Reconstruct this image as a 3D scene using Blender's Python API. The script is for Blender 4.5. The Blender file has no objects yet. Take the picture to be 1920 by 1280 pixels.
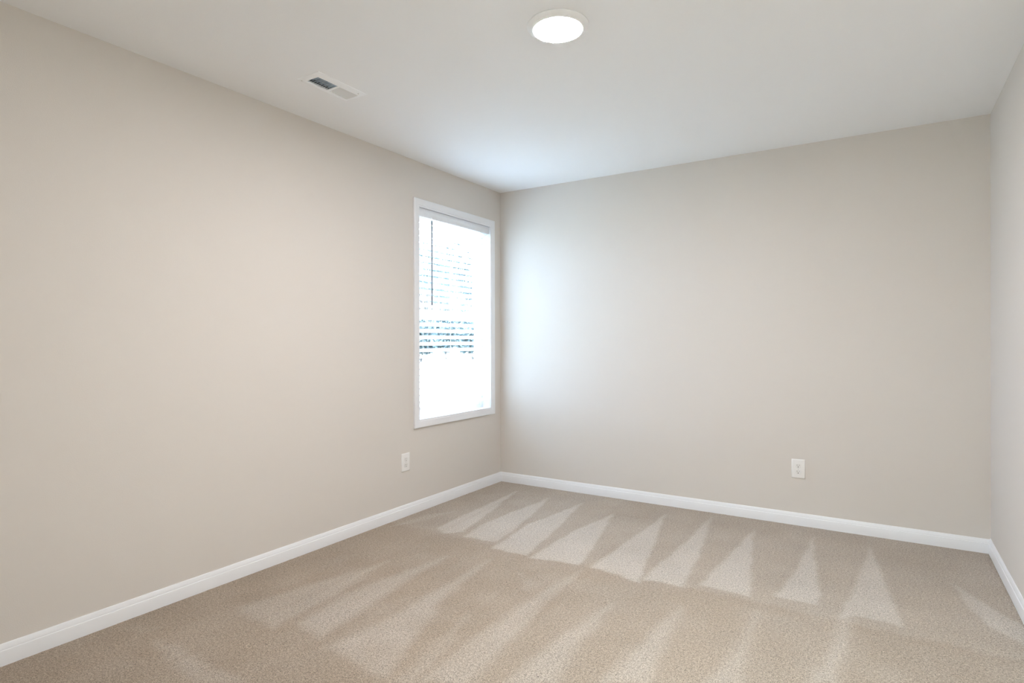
import bpy, bmesh, math, random
import numpy as np
from mathutils import Matrix, Vector

S = bpy.context.scene
COL = S.collection

# ------------------------------------------------------------------ camera
yaw, pitch, roll = math.radians(32.134), math.radians(-0.082), math.radians(-0.1365)
fwd = Vector((-math.sin(yaw) * math.cos(pitch), math.cos(yaw) * math.cos(pitch), math.sin(pitch)))
rt = Vector((math.cos(yaw), math.sin(yaw), 0))
up = rt.cross(fwd)
rt2 = math.cos(roll) * rt + math.sin(roll) * up
up2 = -math.sin(roll) * rt + math.cos(roll) * up
cd = bpy.data.cameras.new('camera')
cam = bpy.data.objects.new('camera', cd)
COL.objects.link(cam)
cam.matrix_world = Matrix(((rt2.x, up2.x, -fwd.x, 2.7447), (rt2.y, up2.y, -fwd.y, -4.1861),
                           (rt2.z, up2.z, -fwd.z, 1.1887), (0, 0, 0, 1)))
cd.sensor_width = 36
cd.lens = 1105.75 * 36 / 1920
cd.clip_start = 0.02
cd.clip_end = 300
S.camera = cam

# ------------------------------------------------------------------ view, world, light levels
S.view_settings.view_transform = 'Standard'
S.view_settings.look = 'None'
S.view_settings.exposure = 0.0
S.view_settings.gamma = 1.0
S.view_settings.use_curve_mapping = False
S.cycles.max_bounces = 16
S.cycles.diffuse_bounces = 10
S.cycles.transparent_max_bounces = 16
S.cycles.sample_clamp_indirect = 12.0
S.cycles.caustics_refractive = False
S.cycles.caustics_reflective = False

SKY = 46.0
LAMP = 455.0
HALL_FILL = 250.0  # strength of the added fill lamp behind the viewer
w = bpy.data.worlds.new('sky')
S.world = w
w.use_nodes = True
bg = w.node_tree.nodes['Background']
bg.inputs[0].default_value = (0.55, 0.71, 1.0, 1)
# overcast sky: the zenith three times as bright as the horizon
wn = w.node_tree
wt = wn.nodes.new('ShaderNodeTexCoord')
ws = wn.nodes.new('ShaderNodeSeparateXYZ')
wm = wn.nodes.new('ShaderNodeMapRange')
wm.inputs['From Min'].default_value = 0.0
wm.inputs['From Max'].default_value = 1.0
wm.inputs['To Min'].default_value = SKY / 3
wm.inputs['To Max'].default_value = SKY
wn.links.new(wt.outputs['Generated'], ws.inputs[0])
wn.links.new(ws.outputs['Z'], wm.inputs['Value'])
wn.links.new(wm.outputs['Result'], bg.inputs[1])

# ------------------------------------------------------------------ room numbers
W = 3.2535          # width, x from the window wall to the right wall
Y0 = -4.34          # front wall (behind the camera)
H = 2.44
TH = 0.14
WY0, WY1, WZ0, WZ1 = -1.05, -0.150, 0.630, 2.134      # window opening


# ------------------------------------------------------------------ materials
def mat(name, col, rough=0.5, spec=0.5, bump=None, trans=0.0):
    m = bpy.data.materials.new(name)
    m.use_nodes = True
    nt = m.node_tree
    b = nt.nodes['Principled BSDF']
    b.inputs['Base Color'].default_value = (*col, 1)
    b.inputs['Roughness'].default_value = rough
    b.inputs['Specular IOR Level'].default_value = spec
    if bump:
        scale, dist = bump
        tc = nt.nodes.new('ShaderNodeTexCoord')
        n = nt.nodes.new('ShaderNodeTexNoise')
        n.inputs['Scale'].default_value = scale
        n.inputs['Detail'].default_value = 4
        bp = nt.nodes.new('ShaderNodeBump')
        bp.inputs['Distance'].default_value = dist
        bp.inputs['Strength'].default_value = 0.5
        nt.links.new(tc.outputs['Object'], n.inputs['Vector'])
        nt.links.new(n.outputs['Fac'], bp.inputs['Height'])
        nt.links.new(bp.outputs['Normal'], b.inputs['Normal'])
    if trans:
        t = nt.nodes.new('ShaderNodeBsdfTranslucent')
        t.inputs[0].default_value = (*col, 1)
        mx = nt.nodes.new('ShaderNodeMixShader')
        mx.inputs[0].default_value = trans
        nt.links.new(b.outputs[0], mx.inputs[1])
        nt.links.new(t.outputs[0], mx.inputs[2])
        nt.links.new(mx.outputs[0], nt.nodes['Material Output'].inputs[0])
    return m


M = {}
M['wall'] = mat('greige_wall_paint', (0.652, 0.614, 0.572), 0.75, 0.25, (260, 0.0006))
M['ceiling'] = mat('white_ceiling_paint', (0.85, 0.86, 0.87), 0.85, 0.2, (200, 0.0008))
M['trim'] = mat('white_semigloss_trim', (0.78, 0.79, 0.81), 0.32, 0.5, (60, 0.0001))
M['vinyl'] = mat('white_vinyl', (0.82, 0.83, 0.83), 0.35, 0.5)
M['slat'] = mat('white_blind_slat', (0.92, 0.92, 0.91), 0.45, 0.3, (90, 0.0001), trans=0.62)
M['valance'] = mat('white_blind_valance', (0.76, 0.78, 0.81), 0.4, 0.4)
M['wand'] = mat('clear_grey_wand', (0.12, 0.13, 0.145), 0.35, 0.4)
M['cord'] = mat('white_cord', (0.78, 0.77, 0.75), 0.8)
M['plastic'] = mat('white_plastic', (0.80, 0.79, 0.775), 0.3, 0.5)
M['socket'] = mat('white_nylon_socket', (0.76, 0.75, 0.73), 0.35, 0.5)
M['hole'] = mat('dark_hole', (0.03, 0.028, 0.025), 0.8)
M['slot'] = mat('grey_slot', (0.16, 0.15, 0.14), 0.7)
M['metal'] = mat('white_enamelled_metal', (0.88, 0.90, 0.92), 0.35, 0.5)
M['damper'] = mat('galvanised_damper', (0.55, 0.70, 0.85), 0.4)
M['damper'].node_tree.nodes['Principled BSDF'].inputs['Metallic'].default_value = 0.3
M['duct'] = mat('dark_duct', (0.13, 0.17, 0.22), 0.6)
M['screw'] = mat('painted_screw', (0.6, 0.59, 0.57), 0.35)
M['bark'] = mat('grey_bark', (0.10, 0.085, 0.07), 0.9, 0.2, (20, 0.02))
M['lawn'] = mat('pale_dry_ground', (0.24, 0.24, 0.20), 0.95, 0.1, (3, 0.02))


def leafmat(name, a, b_):
    m = mat(name, a, 0.7, 0.3)
    nt = m.node_tree
    n = nt.nodes.new('ShaderNodeTexNoise')
    n.inputs['Scale'].default_value = 1.7
    tc = nt.nodes.new('ShaderNodeTexCoord')
    r = nt.nodes.new('ShaderNodeValToRGB')
    r.color_ramp.elements[0].color = (*a, 1)
    r.color_ramp.elements[1].color = (*b_, 1)
    r.color_ramp.elements[0].position = 0.35
    r.color_ramp.elements[1].position = 0.65
    nt.links.new(tc.outputs['Object'], n.inputs['Vector'])
    nt.links.new(n.outputs['Fac'], r.inputs['Fac'])
    nt.links.new(r.outputs[0], nt.nodes['Principled BSDF'].inputs['Base Color'])
    return m


M['leaf'] = leafmat('tree_leaves', (0.065, 0.090, 0.088), (0.105, 0.13, 0.12))

# clear glazing: mostly see-through, a little mirror-like
g = bpy.data.materials.new('clear_glass')
g.use_nodes = True
nt = g.node_tree
nt.nodes.remove(nt.nodes['Principled BSDF'])
tr = nt.nodes.new('ShaderNodeBsdfTransparent')
tr.inputs[0].default_value = (0.95, 0.98, 0.97, 1)
gl = nt.nodes.new('ShaderNodeBsdfGlossy')
gl.inputs['Roughness'].default_value = 0.02
fr = nt.nodes.new('ShaderNodeFresnel')
fr.inputs[0].default_value = 1.45
mx = nt.nodes.new('ShaderNodeMixShader')
ge = nt.nodes.new('ShaderNodeNewGeometry')
fm = nt.nodes.new('ShaderNodeMath')
fm.operation = 'SUBTRACT'
fm.inputs[0].default_value = 1.0
fm2 = nt.nodes.new('ShaderNodeMath')
fm2.operation = 'MULTIPLY'
nt.links.new(ge.outputs['Backfacing'], fm.inputs[1])
nt.links.new(fm.outputs[0], fm2.inputs[0])
nt.links.new(fr.outputs[0], fm2.inputs[1])
nt.links.new(fm2.outputs[0], mx.inputs[0])       # each pane reflects once, off its outer skin
nt.links.new(tr.outputs[0], mx.inputs[1])
nt.links.new(gl.outputs[0], mx.inputs[2])
nt.links.new(mx.outputs[0], nt.nodes['Material Output'].inputs[0])
M['glass'] = g


def emit(name, col, s):
    m = mat(name, (0.85, 0.85, 0.85), 0.4)
    b = m.node_tree.nodes['Principled BSDF']
    b.inputs['Emission Color'].default_value = (*col, 1)
    b.inputs['Emission Strength'].default_value = s
    return m


M['lens'] = emit('lit_warm_diffuser', (1.0, 0.965, 0.97), LAMP)
M['hall_fill'] = emit('hall_fill_glow', (0.75, 0.93, 1.0), HALL_FILL)

# carpet
cm = bpy.data.materials.new('beige_cut_pile_carpet')
cm.use_nodes = True
nt = cm.node_tree
b = nt.nodes['Principled BSDF']
b.inputs['Roughness'].default_value = 0.95
b.inputs['Specular IOR Level'].default_value = 0.1
b.inputs['Sheen Weight'].default_value = 0.15
b.inputs['Sheen Roughness'].default_value = 0.6
tc = nt.nodes.new('ShaderNodeTexCoord')
at = nt.nodes.new('ShaderNodeAttribute')
at.attribute_name = 'pile_light'
mixp = nt.nodes.new('ShaderNodeMix')
mixp.data_type = 'RGBA'
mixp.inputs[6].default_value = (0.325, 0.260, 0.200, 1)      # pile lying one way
mixp.inputs[7].default_value = (0.465, 0.415, 0.362, 1)      # brushed the other way by the vacuum; greyed to suggest window light
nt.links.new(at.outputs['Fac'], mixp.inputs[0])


def noise(scale, detail=2, rough=0.5):
    n = nt.nodes.new('ShaderNodeTexNoise')
    n.inputs['Scale'].default_value = scale
    n.inputs['Detail'].default_value = detail
    n.inputs['Roughness'].default_value = rough
    nt.links.new(tc.outputs['Object'], n.inputs['Vector'])
    return n


def math_(op, a, b_, clamp=False):
    n = nt.nodes.new('ShaderNodeMath')
    n.operation = op
    n.use_clamp = clamp
    for i, v in enumerate((a, b_)):
        if isinstance(v, (int, float)):
            n.inputs[i].default_value = v
        else:
            nt.links.new(v, n.inputs[i])
    return n.outputs[0]


grain = noise(230, 3, 0.75)
fleck = noise(95, 2, 0.6)
blotch = noise(2.6, 2)
gsum = math_('ADD', math_('MULTIPLY', math_('SUBTRACT', grain.outputs['Fac'], 0.5), 3.6),
             math_('MULTIPLY', math_('SUBTRACT', fleck.outputs['Fac'], 0.5), 1.1))
gsum = math_('ADD', gsum, math_('MULTIPLY', math_('SUBTRACT', blotch.outputs['Fac'], 0.5), 0.25))
gfac = math_('ADD', gsum, 1.0)
vm = nt.nodes.new('ShaderNodeVectorMath')
vm.operation = 'SCALE'
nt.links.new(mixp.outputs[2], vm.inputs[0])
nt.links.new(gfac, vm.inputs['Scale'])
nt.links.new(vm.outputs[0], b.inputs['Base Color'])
bp = nt.nodes.new('ShaderNodeBump')
bp.inputs['Distance'].default_value = 0.004
bp.inputs['Strength'].default_value = 0.6
nt.links.new(grain.outputs['Fac'], bp.inputs['Height'])
nt.links.new(bp.outputs['Normal'], b.inputs['Normal'])
M['carpet'] = cm


# ------------------------------------------------------------------ mesh helpers
def box(bm, x0, x1, y0, y1, z0, z1, bev=0.0, mtx=None):
    vs = [bm.verts.new((x, y, z)) for x in (x0, x1) for y in (y0, y1) for z in (z0, z1)]
    fs = []
    for f in ((0, 1, 3, 2), (4, 6, 7, 5), (0, 4, 5, 1), (2, 3, 7, 6), (0, 2, 6, 4), (1, 5, 7, 3)):
        fs.append(bm.faces.new([vs[i] for i in f]))
    if bev:
        es = list({e for f in fs for e in f.edges})
        r = bmesh.ops.bevel(bm, geom=es, offset=bev, segments=2, profile=0.5, affect='EDGES')
        vs = list({v for v in r['verts']} | {v for v in vs if v.is_valid})
    if mtx is not None:
        bmesh.ops.transform(bm, matrix=mtx, verts=[v for v in vs if v.is_valid])
    return bm


def lathe(bm, prof, seg=64, mtx=None, close=False):
    rings = []
    for r, z in prof:
        if r < 1e-6:
            rings.append([bm.verts.new((0, 0, z))])
        else:
            rings.append([bm.verts.new((r * math.cos(2 * math.pi * i / seg), r * math.sin(2 * math.pi * i / seg), z)) for i in range(seg)])
    pairs = list(zip(rings, rings[1:]))
    if close:
        pairs.append((rings[-1], rings[0]))
    for a, c in pairs:
        for i in range(seg):
            j = (i + 1) % seg
            if len(a) == 1 and len(c) > 1:
                bm.faces.new((a[0], c[i], c[j]))
            elif len(c) == 1 and len(a) > 1:
                bm.faces.new((a[i], a[j], c[0]))
            elif len(a) > 1:
                bm.faces.new((a[i], a[j], c[j], c[i]))
    if mtx is not None:
        bmesh.ops.transform(bm, matrix=mtx, verts=[v for r in rings for v in r])
    return bm


def extrude(bm, prof, p0, p1, axis):
    """closed profile [(out, z)] swept from p0 to p1 along a wall; axis maps 'out' to a direction"""
    ra = [bm.verts.new((p0[0] + axis[0] * o, p0[1] + axis[1] * o, p0[2] + z)) for o, z in prof]
    rb = [bm.verts.new((p1[0] + axis[0] * o, p1[1] + axis[1] * o, p1[2] + z)) for o, z in prof]
    n = len(prof)
    for i in range(n):
        j = (i + 1) % n
        bm.faces.new((ra[i], ra[j], rb[j], rb[i]))
    bm.faces.new(ra)
    bm.faces.new(list(reversed(rb)))
    return bm


def obj(name, bm, m, parent=None, smooth=False, loc=None):
    bmesh.ops.recalc_face_normals(bm, faces=bm.faces)
    me = bpy.data.meshes.new(name)
    bm.to_mesh(me)
    bm.free()
    me.materials.append(m)
    if smooth:
        for p in me.polygons:
            p.use_smooth = True
        me.set_sharp_from_angle(angle=math.radians(35))
    o = bpy.data.objects.new(name, me)
    COL.objects.link(o)
    if parent:
        o.parent = parent
    if loc:
        o.location = loc
    return o


def empty(name, loc=(0, 0, 0)):
    o = bpy.data.objects.new(name, None)
    COL.objects.link(o)
    o.location = loc
    o.empty_display_size = 0.1
    return o


def tag(o, label, cat, group=None, kind=None):
    o['label'] = label
    o['category'] = cat
    if group:
        o['group'] = group
    if kind:
        o['kind'] = kind
    return o


def struct(o, label=None, cat=None):
    o['kind'] = 'structure'
    if label:
        o['label'] = label
        o['category'] = cat
    return o


NB = bmesh.new

# ------------------------------------------------------------------ room shell
# wall with the window
bm = NB()
box(bm, -TH, 0, Y0, WY0, 0, H)
box(bm, -TH, 0, WY1, TH, 0, H)
box(bm, -TH, 0, WY0, WY1, 0, WZ0)
box(bm, -TH, 0, WY0, WY1, WZ1, H)
struct(obj('wall_left', bm, M['wall']), 'long greige wall with the blinded window near its far corner', 'wall')
bm = NB(); box(bm, 0, W, 0, TH, 0, H)
struct(obj('wall_back', bm, M['wall']), 'plain greige wall facing the viewer, one outlet low on it', 'wall')
bm = NB(); box(bm, W, W + TH, Y0, TH, 0, H)
struct(obj('wall_right', bm, M['wall']), 'sliver of pale wall at the right edge of the photo', 'wall')
# front wall with the doorway the photograph is taken from
DX0, DX1, DZ = 2.30, 3.12, 2.05
bm = NB()
box(bm, -TH, DX0, Y0 - 0.12, Y0, 0, H)
box(bm, DX1, W + TH, Y0 - 0.12, Y0, 0, H)
box(bm, DX0, DX1, Y0 - 0.12, Y0, DZ, H)
struct(obj('wall_front', bm, M['wall']), 'greige wall with the open doorway behind the viewer', 'wall')

# floor: fine grid carrying how the pile lies and painted window light by the far wall
MARKS = [
    (1.0, [(0.291, -0.205), (0.536, -1.249), (0.457, -1.332), (0.344, -1.269)]),
    (1.0, [(0.608, -0.281), (0.749, -0.838), (0.809, -1.288), (0.592, -1.313), (0.549, -1.001)]),
    (1.0, [(0.882, -0.281), (0.988, -0.825), (1.069, -1.387), (0.85, -1.389), (0.807, -0.937)]),
    (1.0, [(1.183, -0.379), (1.331, -1.073), (1.38, -1.354), (1.098, -1.404), (1.113, -0.883)]),
    (1.0, [(1.488, -0.207), (1.636, -0.958), (1.724, -1.393), (1.441, -1.354), (1.47, -0.79)]),
    (0.95, [(1.774, -0.094), (1.891, -0.939), (1.928, -1.321), (1.73, -1.348), (1.759, -0.693)]),
    (0.95, [(2.06, -0.254), (2.137, -0.753), (2.224, -1.284), (1.985, -1.278), (2.028, -0.82)]),
    (0.9, [(2.391, -0.2), (2.453, -0.782), (2.503, -1.217), (2.323, -1.23), (2.37, -0.772)]),
    (0.8, [(2.685, -0.236), (2.75, -0.715), (2.81, -1.245), (2.642, -1.237), (2.581, -1.337), (2.63, -0.899)]),
    (0.7, [(3.031, -0.61), (3.123, -0.793), (3.246, -0.995), (3.215, -1.187), (3.119, -1.054), (3.075, -0.914)]),
    (0.6, [(0.475, -1.849), (0.59, -2.4), (0.598, -2.653), (0.303, -2.612)]),
    (0.7, [(0.704, -1.623), (0.776, -2.177), (0.834, -2.606), (0.653, -2.566), (0.61, -2.178)]),
    (0.7, [(0.937, -1.547), (1.028, -2.045), (1.15, -2.373), (1.256, -2.649), (1.167, -2.676), (0.917, -2.642), (0.953, -2.275)]),
    (0.45, [(1.232, -2.134), (1.333, -2.45), (1.374, -2.628), (1.301, -2.677), (1.259, -2.43)]),
    (0.55, [(1.424, -1.435), (1.453, -1.921), (1.487, -2.126), (1.546, -2.521), (1.374, -2.628), (1.35, -2.248), (1.36, -1.934)]),
    (0.6, [(1.712, -1.692), (1.737, -2.098), (1.775, -2.378), (1.626, -2.471), (1.651, -2.062)]),
    (0.6, [(1.988, -1.544), (2.028, -1.968), (2.044, -2.211), (1.907, -2.296), (1.945, -1.86)]),
    (0.5, [(2.277, -1.431), (2.304, -1.78), (2.328, -2.034), (2.225, -2.098), (2.266, -1.803)]),
    (0.55, [(2.635, -1.252), (2.618, -1.515), (2.614, -1.856), (2.531, -1.908), (2.581, -1.573), (2.585, -1.345)]),
    (0.6, [(0.29, -2.962), (0.372, -2.937), (0.847, -2.956), (0.709, -3.042)]),
    (0.35, [(0.007, -2.977), (0.189, -2.903), (0.189, -2.979)]),
    (0.35, [(1.171, -1.607), (1.311, -1.69), (1.305, -1.773)]),
    (0.4, [(0.11, -1.068), (0.226, -0.915), (0.15, -1.271), (0.07, -1.438)]),
]
NX, NY = 326, 436
gx = np.linspace(0, W, NX)
gy = np.linspace(Y0, 0, NY)
X, Y = np.meshgrid(gx, gy, indexing='ij')
rng = np.random.default_rng(4)


def wob(n, amp, cell):
    a_ = rng.normal(size=(int(W / cell) + 3, int(-Y0 / cell) + 3))
    fx, fy = X / cell, (Y - Y0) / cell
    ix, iy = fx.astype(int), fy.astype(int)
    tx, ty = fx - ix, fy - iy
    tx, ty = tx * tx * (3 - 2 * tx), ty * ty * (3 - 2 * ty)
    return amp * ((a_[ix, iy] * (1 - tx) + a_[ix + 1, iy] * tx) * (1 - ty) + (a_[ix, iy + 1] * (1 - tx) + a_[ix + 1, iy + 1] * tx) * ty)


Xw = X + wob(0, 0.004, 0.05) + wob(0, 0.004, 0.15)
Yw = Y + wob(0, 0.008, 0.06) + wob(0, 0.006, 0.2)
pile_light = np.zeros_like(X)
for amp, poly in MARKS:
    P = np.array(poly)
    inside = np.zeros(X.shape, bool)
    dmin = np.full(X.shape, 9.0)
    for i in range(len(P)):
        x0, y0 = P[i]
        x1, y1 = P[(i + 1) % len(P)]
        c_ = ((y0 > Yw) != (y1 > Yw)) & (Xw < (x1 - x0) * (Yw - y0) / ((y1 - y0) or 1e-9) + x0)
        inside ^= c_
        ex, ey = x1 - x0, y1 - y0
        t = np.clip(((Xw - x0) * ex + (Yw - y0) * ey) / (ex * ex + ey * ey), 0, 1)
        dmin = np.minimum(dmin, np.hypot(Xw - x0 - t * ex, Yw - y0 - t * ey))
    sd = np.where(inside, dmin, -dmin)
    row2 = P[:, 1].max() < -1.2
    soft = 0.035 if row2 else 0.016
    amp = amp * (0.80 if row2 else 1.0)
    v = np.clip(0.5 + sd / (2 * soft), 0, 1)
    pile_light = np.maximum(pile_light, amp * v * v * (3 - 2 * v))
# faint lengthwise strokes inside every pass
st = rng.normal(size=200)
sx = (X + 0.06 * Y) / 0.022
si = np.clip(sx.astype(int), 0, 198)
stx = sx - sx.astype(int)
streak = st[si] * (1 - stx) + st[si + 1] * stx
pile_light = pile_light * (0.86 + 0.10 * streak * (0.5 + wob(0, 0.4, 0.5))) + wob(0, 0.05, 0.12) + wob(0, 0.05, 0.4) + 0.02 * streak
# the strip nearest the far wall and beyond y=-1.35 was brushed a little differently; extra lift paints in window light
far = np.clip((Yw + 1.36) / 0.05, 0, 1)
pile_light = np.clip(pile_light * (1 - 0.15 * far) + 0.24 * far + 0.05, 0, 1)
Z = wob(0, 0.0006, 0.03)
verts = np.stack([X, Y, Z], -1).reshape(-1, 3)
idx = np.arange(NX * NY).reshape(NX, NY)
faces = np.stack([idx[:-1, :-1], idx[1:, :-1], idx[1:, 1:], idx[:-1, 1:]], -1).reshape(-1, 4)
me = bpy.data.meshes.new('floor')
me.from_pydata(verts.tolist(), [], faces.tolist())
me.materials.append(M['carpet'])
a_ = me.attributes.new('pile_light', 'FLOAT', 'POINT')
a_.data.foreach_set('value', pile_light.reshape(-1).astype(np.float32))
me.polygons.foreach_set('use_smooth', np.ones(len(faces), bool))
fl = bpy.data.objects.new('floor', me)
COL.objects.link(fl)
struct(fl, 'beige carpet with vacuum stroke marks covering the floor', 'carpet')
bm = NB(); box(bm, -TH, W + TH, Y0 - 0.12, TH, -0.12, -0.004)
struct(obj('floor_slab', bm, M['lawn']))  # unseen slab under the carpet

# ceiling with the hole of the air register
VX0, VX1, VY0, VY1 = 0.405, 0.493, -2.315, -2.062
bm = NB()
box(bm, -TH, VX0, Y0 - 0.12, TH, H, H + 0.12)
box(bm, VX1, W + TH, Y0 - 0.12, TH, H, H + 0.12)
box(bm, VX0, VX1, Y0 - 0.12, VY0, H, H + 0.12)
box(bm, VX0, VX1, VY1, TH, H, H + 0.12)
struct(obj('ceiling', bm, M['ceiling']), 'smooth white ceiling', 'ceiling')

# baseboards
BP = [(0, 0), (0.0135, 0), (0.0135, 0.0525), (0.0125, 0.0555), (0.0100, 0.0570), (0.0098, 0.0600),
      (0.0085, 0.0660), (0.0065, 0.0710), (0.0055, 0.0745), (0.0035, 0.0780), (0, 0.0785)]


def baseboard(name, p0, p1, axis, label):
    bm = NB()
    extrude(bm, BP, p0, p1, axis)
    struct(obj(name, bm, M['trim'], smooth=True), label, 'baseboard')


baseboard('baseboard_left', (0, Y0, 0), (0, 0, 0), (1, 0), 'white baseboard along the window wall')
baseboard('baseboard_back', (0, 0, 0), (W, 0, 0), (0, -1), 'white baseboard along the wall facing the viewer')
baseboard('baseboard_right', (W, Y0, 0.005), (W, 0, 0.005), (-1, 0), 'short visible run of white baseboard at the right edge')
baseboard('baseboard_front', (0, Y0, 0), (DX0 - 0.06, Y0, 0), (0, 1), 'white baseboard on the doorway wall')

# door casing behind the viewer
bm = NB()
box(bm, DX0 - 0.06, DX0, Y0, Y0 + 0.014, 0, DZ + 0.06, 0.002)
box(bm, DX1, DX1 + 0.06, Y0, Y0 + 0.014, 0, DZ + 0.06, 0.002)
box(bm, DX0, DX1, Y0, Y0 + 0.014, DZ, DZ + 0.06, 0.002)
struct(obj('trim_2', bm, M['trim']))
# hallway beyond the doorway, closed, with an added fill lamp
HX0, HX1, HY0 = 1.6, W + 0.6, Y0 - 1.35
bm = NB()
box(bm, HX0 - 0.1, HX1 + 0.1, HY0 - 0.1, HY0, 0, H)
box(bm, HX0 - 0.1, HX0, HY0, Y0 - 0.12, 0, H)
box(bm, HX1, HX1 + 0.1, HY0, Y0 - 0.12, 0, H)
box(bm, W + TH, HX1, Y0 - 0.12, Y0 - 0.02, 0, H)
struct(obj('wall_hall', bm, M['wall']))
bm = NB(); box(bm, HX0 - 0.1, HX1 + 0.1, HY0 - 0.1, Y0 - 0.12, H, H + 0.12)
struct(obj('ceiling_hall', bm, M['ceiling']))
bm = NB(); box(bm, HX0 - 0.1, HX1 + 0.1, HY0 - 0.1, Y0 - 0.12, -0.12, -0.001)
struct(obj('floor_hall', bm, M['carpet']))


# ------------------------------------------------------------------ window
def ring(bm, x0, x1, y0, y1, z0, z1, t, bev=0.0):
    """rectangular frame of bars of width t in a y-z plane"""
    tl, tr, tb, tt = t if isinstance(t, tuple) else (t,) * 4
    box(bm, x0, x1, y0, y0 + tl, z0, z1, bev)
    box(bm, x0, x1, y1 - tr, y1, z0, z1, bev)
    box(bm, x0, x1, y0 + tl, y1 - tr, z0, z0 + tb, bev)
    box(bm, x0, x1, y0 + tl, y1 - tr, z1 - tt, z1, bev)


def mitred(bm, prof, y0, y1, z0, z1):
    """picture-frame casing: profile [(distance outward from the opening, x)] mitred round the opening"""
    loops = []
    for d, x in prof:
        loops.append([bm.verts.new((x, y0 - d, z0 - d)), bm.verts.new((x, y1 + d, z0 - d)),
                      bm.verts.new((x, y1 + d, z1 + d)), bm.verts.new((x, y0 - d, z1 + d))])
    n = len(loops)
    for i in range(n):
        a, c = loops[i], loops[(i + 1) % n]
        for k in range(4):
            l = (k + 1) % 4
            bm.faces.new((a[k], a[l], c[l], c[k]))


win = empty('window_1', (0, (WY0 + WY1) / 2, WZ0))
struct(win, 'white framed double-hung window behind the closed horizontal blinds', 'window')


def wobj(name, bm, m, parent, smooth=False):
    o = obj(name, bm, m, parent, smooth)
    root = parent
    while root.parent:
        root = root.parent
    if parent is root:
        o.location = -root.location
    return o


bm = NB()
mitred(bm, [(-0.004, -0.002), (-0.004, 0.008), (0.000, 0.0095), (0.006, 0.0095), (0.008, 0.0115), (0.030, 0.0130), (0.042, 0.0150),
            (0.048, 0.0150), (0.052, 0.0120), (0.052, -0.0005)], WY0 + 0.004, WY1 - 0.004, WZ0 + 0.004, WZ1 - 0.004)
cas = wobj('casing', bm, M['trim'], win, True)
bm = NB()   # jamb liner
ring(bm, -0.075, -0.0005, WY0, WY1, WZ0, WZ1, 0.006)
wobj('jamb_liner', bm, M['trim'], win)
bm = NB()
ring(bm, -0.145, -0.075, WY0, WY1, WZ0, WZ1, (0.034, 0.034, 0.030, 0.034), 0.002)
wobj('window_frame', bm, M['vinyl'], win)
MR = 1.372
a0, a1 = WY0 + 0.034, WY1 - 0.034
bm = NB()
ring(bm, -0.106, -0.080, a0, a1, WZ0 + 0.030, MR + 0.018, (0.042, 0.042, 0.050, 0.036), 0.003)
ls = wobj('lower_sash', bm, M['vinyl'], win)
bm = NB()
box(bm, -0.094, -0.090, a0 + 0.04, a1 - 0.04, WZ0 + 0.078, MR - 0.016)
wobj('glass_pane', bm, M['glass'], ls)
bm = NB()
for yy in (-0.80, -0.40):
    box(bm, -0.082, -0.070, yy - 0.03, yy + 0.03, MR + 0.004, MR + 0.016, 0.002)
wobj('sash_lock', bm, M['vinyl'], ls)
bm = NB()
ring(bm, -0.136, -0.110, a0, a1, MR - 0.018, WZ1 - 0.034, (0.036, 0.036, 0.036, 0.036), 0.003)
us = wobj('upper_sash', bm, M['vinyl'], win)
bm = NB()
box(bm, -0.124, -0.120, a0 + 0.034, a1 - 0.034, MR + 0.016, WZ1 - 0.068)
wobj('glass_pane', bm, M['glass'], us)

# daylight sampled through the opening
pl = bpy.data.lights.new('window_portal', 'AREA')
pl.shape = 'RECTANGLE'
pl.size, pl.size_y = 1.0, 1.6
pl.cycles.is_portal = True
po = bpy.data.objects.new('window_portal', pl)
COL.objects.link(po)
po.location = (-0.16, (WY0 + WY1) / 2, (WZ0 + WZ1) / 2)
po.rotation_euler = (math.radians(90), 0, math.radians(-90))
po['kind'] = 'helper'

# ------------------------------------------------------------------ blinds
bl = empty('window_blind', (-0.036, (WY0 + WY1) / 2, WZ1 - 0.006))
tag(bl, 'white two-inch horizontal slat blind hanging inside the window', 'window blind')


def bobj(name, bm, m, smooth=False):
    o = obj(name, bm, m, bl, smooth)
    o.location = -bl.location
    return o


by0, by1 = WY0 + 0.014, WY1 - 0.026
bx = -0.036
bm = NB(); box(bm, bx - 0.024, bx + 0.020, by0, by1, WZ1 - 0.048, WZ1 - 0.008, 0.002)
bobj('headrail', bm, M['metal'])
bm = NB()
extrude(bm, [(0, 0), (0.004, -0.002), (0.006, 0.004), (0.006, 0.014), (0.008, 0.018), (0.008, 0.044), (0.006, 0.048),
             (0.006, 0.055), (0.004, 0.058), (0, 0.058)],
        (-0.0145, WY0 + 0.008, WZ1 - 0.065), (-0.0145, WY1 - 0.008, WZ1 - 0.065), (1, 0))
bobj('valance', bm, M['valance'], True)
PITCH = 0.0465
ztop = WZ1 - 0.082
NS = 29
TILT = math.radians(27)
slat0 = None
for i in range(NS):
    z = ztop - i * PITCH
    if slat0 is None:
        bm = NB()
        n = 7
        loop = []
        D, T = 0.050, 0.0030
        up_, dn_ = [], []
        for k in range(n):
            u = -D / 2 + D * k / (n - 1)
            cz = 0.0012 * (1 - (2 * u / D) ** 2)
            up_.append((u, cz + T / 2))
            dn_.append((u, cz - T / 2))
        prof = up_ + dn_[::-1]
        c, s = math.cos(TILT), math.sin(TILT)
        pr = [(u * c - v * s, u * s + v * c) for u, v in prof]      # room edge raised
        extrude(bm, pr, (0, by0 - bl.location.y, 0), (0, by1 - bl.location.y, 0), (1, 0))
        slat0 = obj('slat', bm, M['slat'], bl, True)
        so = slat0
    else:
        so = slat0.copy()
        COL.objects.link(so)
        so.parent = bl
    so.location = (0, 0, z - bl.location.z)
zb = ztop - NS * PITCH + 0.006
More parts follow.
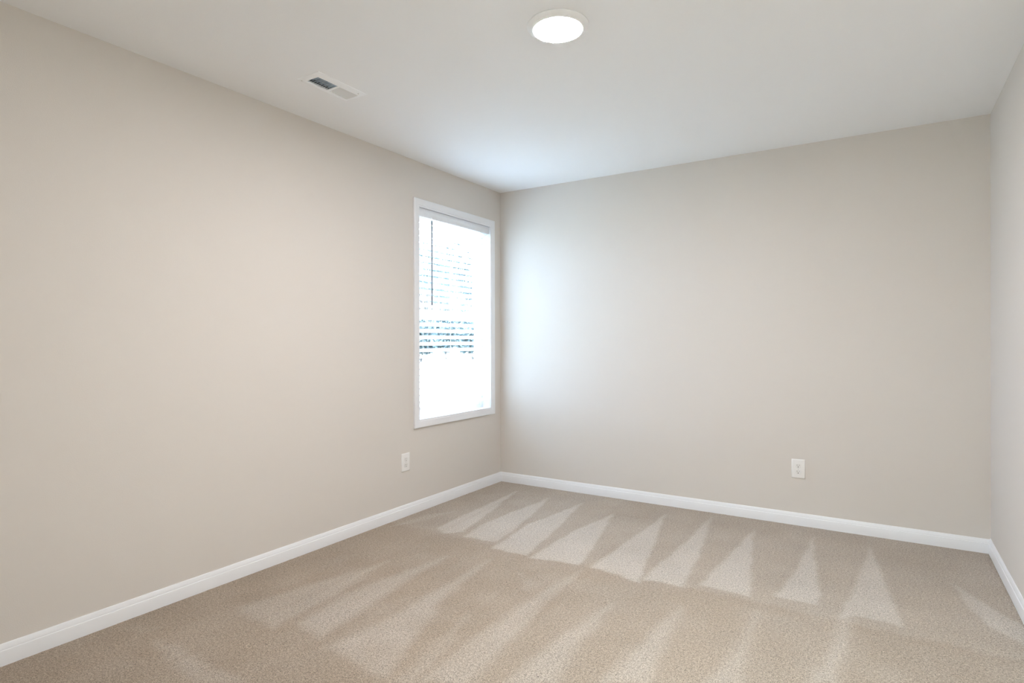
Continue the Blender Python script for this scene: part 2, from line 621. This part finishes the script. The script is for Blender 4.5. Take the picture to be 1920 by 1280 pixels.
bm = NB(); box(bm, bx - 0.025, bx + 0.025, by0, by1, zb - 0.009, zb + 0.009, 0.003)
bobj('bottom_rail', bm, M['slat'])
for yy in (by0 + 0.11, (by0 + by1) / 2, by1 - 0.11):
    bm = NB()
    for xx in (bx - 0.0245, bx + 0.0245):
        box(bm, xx - 0.0006, xx + 0.0006, yy - 0.0009, yy + 0.0009, zb, WZ1 - 0.05)
    for i in range(NS):
        z = ztop - i * PITCH - 0.0016
        s = math.tan(TILT) * 0.0225
        vs = [bm.verts.new(v) for v in ((bx - 0.0225, yy - 0.0006, z - s), (bx + 0.0225, yy - 0.0006, z + s),
                                        (bx + 0.0225, yy + 0.0006, z + s), (bx - 0.0225, yy + 0.0006, z - s))]
        bm.faces.new(vs)
    bobj('ladder_cord', bm, M['cord'])
# tilt wand
bm = NB()
wy, wx = -0.895, -0.002
lathe(bm, [(0, 0), (0.0056, 0.001), (0.0060, 0.02), (0.0053, 0.035), (0.0051, 0.60), (0.0028, 0.61), (0, 0.612)], 8,
      Matrix.Translation((wx, wy, 1.443)))
wd = bobj('tilt_wand', bm, M['wand'], True)
wd['label'] = 'thin grey tilt wand'
bm = NB()
lathe(bm, [(0.0012, 0), (0.0012, 0.03)], 8, Matrix.Translation((wx, wy, 2.045)))
box(bm, wx - 0.014, wx + 0.001, wy - 0.003, wy + 0.003, 2.066, 2.072)
bobj('wand_hook', bm, M['metal'])

# ------------------------------------------------------------------ ceiling light
LX, LY = 1.653, -2.10
cl = empty('ceiling_light', (LX, LY, H))
tag(cl, 'round flush white disc light glowing on the ceiling', 'ceiling light')
bm = NB()
lathe(bm, [(0.121, 0.0), (0.1225, -0.002), (0.122, -0.004), (0.1195, -0.0055), (0.110, -0.0125), (0.102, -0.0175), (0.0995, -0.0185),
           (0.0975, -0.0180), (0.0965, -0.0165), (0.0965, 0.0)], 96, close=True)
obj('trim_ring', bm, M['metal'], cl, True)
bm = NB()
lathe(bm, [(0.0962, -0.0162), (0.0952, -0.0189), (0.0915, -0.0199), (0.05, -0.0218), (0, -0.0224)], 96)
obj('diffuser', bm, M['lens'], cl, True)

# added fill lamp, never in view, in the hallway behind the viewer
hl = empty('hall_fill_light', (2.5, Y0 - 0.75, H))
tag(hl, 'added unseen fill light, a disc on the hallway ceiling behind the viewer', 'ceiling light')
bm = NB()
lathe(bm, [(0.32, 0.0), (0.32, -0.02), (0.31, -0.04), (0.30, -0.04), (0.30, 0.0)], 48, close=True)
obj('trim_ring', bm, M['metal'], hl, True)
bm = NB()
lathe(bm, [(0.30, -0.038), (0.2, -0.052), (0, -0.06)], 48)
obj('diffuser', bm, M['hall_fill'], hl, True)

# ------------------------------------------------------------------ ceiling register
FX0, FX1, FY0, FY1 = 0.379, 0.531, -2.345, -2.040
vx, vy = (FX0 + FX1) / 2, (FY0 + FY1) / 2
cv = empty('ceiling_vent', (vx, vy, H))
tag(cv, 'white rectangular two-way air register in the ceiling, half its louvers dark', 'air vent')


def vobj(name, bm, m, smooth=False, parent=None):
    o = obj(name, bm, m, parent or cv, smooth)
    if not parent:
        o.location = -cv.location
    return o


bm = NB()
# bevelled face plate with a rectangular hole
lo = [((FX0, FX1, FY0, FY1), H), ((FX0 + 0.001, FX1 - 0.001, FY0 + 0.001, FY1 - 0.001), H - 0.0022),
      ((FX0 + 0.012, FX1 - 0.012, FY0 + 0.014, FY1 - 0.014), H - 0.0065), ((FX0 + 0.027, FX1 - 0.039, FY0 + 0.031, FY1 - 0.023), H - 0.0068),
      ((FX0 + 0.029, FX1 - 0.041, FY0 + 0.033, FY1 - 0.025), H - 0.005), ((FX0 + 0.029, FX1 - 0.041, FY0 + 0.033, FY1 - 0.025), H + 0.004)]
rings = [[bm.verts.new((x, y, z)) for x, y in ((r[0], r[2]), (r[1], r[2]), (r[1], r[3]), (r[0], r[3]))] for r, z in lo]
for a, c in zip(rings, rings[1:]):
    for k in range(4):
        bm.faces.new((a[k], a[(k + 1) % 4], c[(k + 1) % 4], c[k]))
vobj('frame', bm, M['metal'], True)
ox0, ox1, oy0, oy1 = FX0 + 0.029, FX1 - 0.041, FY0 + 0.033, FY1 - 0.025
ym = -2.186
bm = NB(); box(bm, ox0, ox1, ym - 0.006, ym + 0.006, H - 0.0065, H - 0.003, 0.0008)
vobj('divider', bm, M['metal'])
NLV = 9
for bank, (ya, yb, sgn) in enumerate(((oy0, ym - 0.006, 1), (ym + 0.006, oy1, -1))):
    p = (yb - ya) / NLV
    first = None
    for k in range(NLV):
        yc = ya + (k + 0.5) * p
        if first is None:
            bm = NB()
            ang = math.radians(38 if sgn > 0 else -50)
            box(bm, ox0 - vx, ox1 - vx, -0.0078, 0.0078, -0.0004, 0.0004, 0, Matrix.Rotation(ang, 4, 'X'))
            first = obj('louver', bm, M['metal'], cv)
            lv = first
        else:
            lv = first.copy()
            COL.objects.link(lv)
            lv.parent = cv
        lv.location = (0, yc - vy, 0.0005)
bm = NB()   # duct boot above the ceiling
bt = H + 0.115
box(bm, VX0 + 0.0005, VX0 + 0.0015, VY0, VY1, H + 0.002, bt)
box(bm, VX1 - 0.0015, VX1 - 0.0005, VY0, VY1, H + 0.002, bt)
box(bm, VX0, VX1, VY0 + 0.0005, VY0 + 0.0015, H + 0.002, bt)
box(bm, VX0, VX1, VY1 - 0.0015, VY1 - 0.0005, H + 0.002, bt)
box(bm, VX0, VX1, VY0, VY1, bt - 0.001, bt)
vobj('duct_boot', bm, M['duct'])
bm = NB()   # damper vanes behind the louvers
for k in range(10):
    yc = oy0 + 0.006 + k * 0.0245
    box(bm, ox0 - 0.0, ox1, -0.009, 0.009, -0.0004, 0.0004, 0, Matrix.Translation((0, yc, H + 0.016)) @ Matrix.Rotation(math.radians(-30), 4, 'X'))
vobj('damper', bm, M['damper'])
bm = NB()
lathe(bm, [(0, -0.0015), (0.003, -0.001), (0.0036, 0.0), (0.0036, 0.002)], 12, Matrix.Translation((FX1 - 0.02, FY1 - 0.04, H - 0.0068)))
vobj('screw', bm, M['screw'], True)
bm = NB()
lathe(bm, [(0, -0.0015), (0.003, -0.001), (0.0036, 0.0), (0.0036, 0.002)], 12, Matrix.Translation((FX0 + 0.015, FY0 + 0.016, H - 0.0063)))
vobj('screw', bm, M['screw'], True)


# ------------------------------------------------------------------ outlets (built facing -y, then turned)
def outlet(name, label, loc, rz, w_=0.079, h_=0.121):
    r = empty(name, loc)
    r.rotation_euler = (0, 0, rz)
    tag(r, label, 'power outlet', 'wall outlets')
    bm = NB()
    hw, hh = w_ / 2, h_ / 2
    steps = [(0, 0.0), (0.0, -0.0025), (0.0012, -0.0042), (0.004, -0.0055), (0.0075, -0.0060)]
    rr = [[bm.verts.new(v) for v in ((-hw + d, y, -hh + d), (hw - d, y, -hh + d), (hw - d, y, hh - d), (-hw + d, y, hh - d))] for d, y in steps]
    for a, c in zip(rr, rr[1:]):
        for k in range(4):
            bm.faces.new((a[k], a[(k + 1) % 4], c[(k + 1) % 4], c[k]))
    bm.faces.new(rr[-1])
    bm.faces.new(list(reversed(rr[0])))
    obj('cover_plate', bm, M['plastic'], r, True)
    for s in (1, -1):
        zc = s * 0.0195
        bm = NB()
        # rounded face with flattened top and bottom
        pts = []
        for k in range(40):
            a = 2 * math.pi * k / 40
            pts.append((0.0172 * math.cos(a), max(-0.0142, min(0.0142, 0.0172 * math.sin(a)))))
        lo_ = [[bm.verts.new((x * q_, y, z * q_ + zc)) for x, z in pts] for q_, y in ((1, -0.0055), (1, -0.0074), (0.96, -0.0080))]
        for a, c in zip(lo_, lo_[1:]):
            for k in range(40):
                bm.faces.new((a[k], a[(k + 1) % 40], c[(k + 1) % 40], c[k]))
        bm.faces.new(lo_[-1])
        so_ = obj('socket', bm, M['socket'], r, False)
        bm = NB()
        box(bm, -0.0072, -0.0052, -0.00815, -0.0079, zc - 0.0005, zc + 0.0080)
        box(bm, 0.0052, 0.0070, -0.00815, -0.0079, zc + 0.0005, zc + 0.0075)
        obj('slots', bm, M['slot'], so_)
        bm = NB()
        lathe(bm, [(0, 0), (0.0027, 0.0), (0.0027, 0.0003)], 16, Matrix.Translation((0, -0.0082, zc - 0.0075)) @ Matrix.Rotation(math.radians(-90), 4, 'X'))
        obj('ground_hole', bm, M['hole'], so_)
    bm = NB()
    lathe(bm, [(0, -0.0012), (0.0024, -0.0008), (0.003, 0.0), (0.003, 0.001)], 16, Matrix.Translation((0, -0.0062, 0)) @ Matrix.Rotation(math.radians(-90), 4, 'X'))
    obj('screw', bm, M['screw'], r, True)
    return r


outlet('wall_outlet', 'white duplex outlet low on the wall facing the viewer, to the right', (2.286, 0, 0.362), 0)
outlet('wall_outlet.001', 'white duplex outlet below and left of the window, on the window wall', (0, -1.182, 0.366), math.radians(90))

# ------------------------------------------------------------------ outdoors
bm = NB()
GZ = -0.10
box(bm, -160, -TH - 0.3, -70, 160, GZ - 0.2, GZ)
struct(obj('ground', bm, M['lawn']), 'bright open ground seen through the blinds', 'ground')


def leaf_cloud(bm, rnd, blobs, n, size):
    tot = sum(r_ ** 2 for _, _, _, r_, _ in blobs)
    for cx, cy, cz, r_, sq in blobs:
        for _ in range(int(n * r_ ** 2 / tot)):
            v = Vector((rnd.gauss(0, 1), rnd.gauss(0, 1), rnd.gauss(0, 1))).normalized() * r_ * (rnd.random() ** 0.4)
            c = Vector((cx + v.x, cy + v.y, cz + v.z * sq))
            a = Vector((rnd.uniform(-1, 1), rnd.uniform(-1, 1), rnd.uniform(-1, 1))).normalized()
            b_ = a.orthogonal().normalized()
            s_ = size * rnd.uniform(0.6, 1.4)
            bm.faces.new([bm.verts.new(c + a * s_), bm.verts.new(c + b_ * s_ * 0.5), bm.verts.new(c - a * s_), bm.verts.new(c - b_ * s_ * 0.5)])


def limb(bm, p, q_, r0, r1, seg=8):
    d = (Vector(q_) - Vector(p))
    m_ = Matrix.Translation(p) @ d.to_track_quat('Z', 'Y').to_matrix().to_4x4()
    lathe(bm, [(r0, 0), (r1, d.length)], seg, m_)


def tree(x, y, h, seed):
    rnd = random.Random(seed)
    t = empty('tree', (x, y, GZ))
    tag(t, 'hazy green tree standing far outside, glimpsed between the blind slats', 'tree', 'trees outside the window')
    bm = NB()
    limb(bm, (0, 0, 0), (0.1, 0.05, h * 0.55), 0.20, 0.11)
    tips = []
    for k in range(7):
        a = rnd.uniform(0, 6.28)
        z0 = h * rnd.uniform(0.28, 0.5)
        tip = (math.cos(a) * h * 0.17, math.sin(a) * h * 0.17, z0 + h * rnd.uniform(0.12, 0.3))
        limb(bm, (0.05, 0.03, z0), tip, 0.07, 0.025, 6)
        tips.append(tip)
    obj('trunk', bm, M['bark'], t, True)
    bm = NB()
    blobs = [(tx, ty, tz, h * rnd.uniform(0.08, 0.14), 0.8) for tx, ty, tz in tips]
    blobs += [(rnd.uniform(-.1, .1) * h, rnd.uniform(-.1, .1) * h, h * z_, h * 0.12, 0.9) for z_ in (0.62, 0.75, 0.85)]
    leaf_cloud(bm, rnd, blobs, 2600, 0.16)
    obj('foliage', bm, M['leaf'], t)


def bush(x, y, h, seed):
    rnd = random.Random(seed)
    t = empty('shrub', (x, y, GZ))
    tag(t, 'low dark shrub far outside, seen through the lower half of the blind', 'shrub', 'shrubs outside the window')
    bm = NB()
    for k in range(5):
        a = rnd.uniform(0, 6.28)
        limb(bm, (0, 0, 0), (math.cos(a) * 0.6, math.sin(a) * 0.6, h * 0.6), 0.05, 0.02, 6)
    obj('stem', bm, M['bark'], t, True)
    bm = NB()
    blobs = [(rnd.uniform(-0.5, 0.5), rnd.uniform(-0.5, 0.5), h * rnd.uniform(0.35, 0.68), h * rnd.uniform(0.24, 0.3), 0.95) for _ in range(6)]
    leaf_cloud(bm, rnd, blobs, 5000, 0.13)
    obj('foliage', bm, M['leaf'], t)


# a line across the view through the window, about 40 m out
o0 = Vector((2.74, -4.19))
for k, (deg, dist, h, kind) in enumerate(((40.4, 54, 11.0, 't'), (38.3, 62, 12.5, 't'), (41.2, 70, 13.5, 't'), (37.0, 77, 12.0, 't'),
                                          (40.9, 37, 3.3, 's'), (35.9, 37, 3.2, 's'), (38.5, 42, 3.7, 's'), (41.4, 47, 3.8, 's'), (36.3, 47, 3.9, 's'))):
    a = math.radians(deg)
    p_ = o0 + Vector((-math.sin(a), math.cos(a))) * dist
    (tree if kind == 't' else bush)(p_.x, p_.y, h, 10 + k)
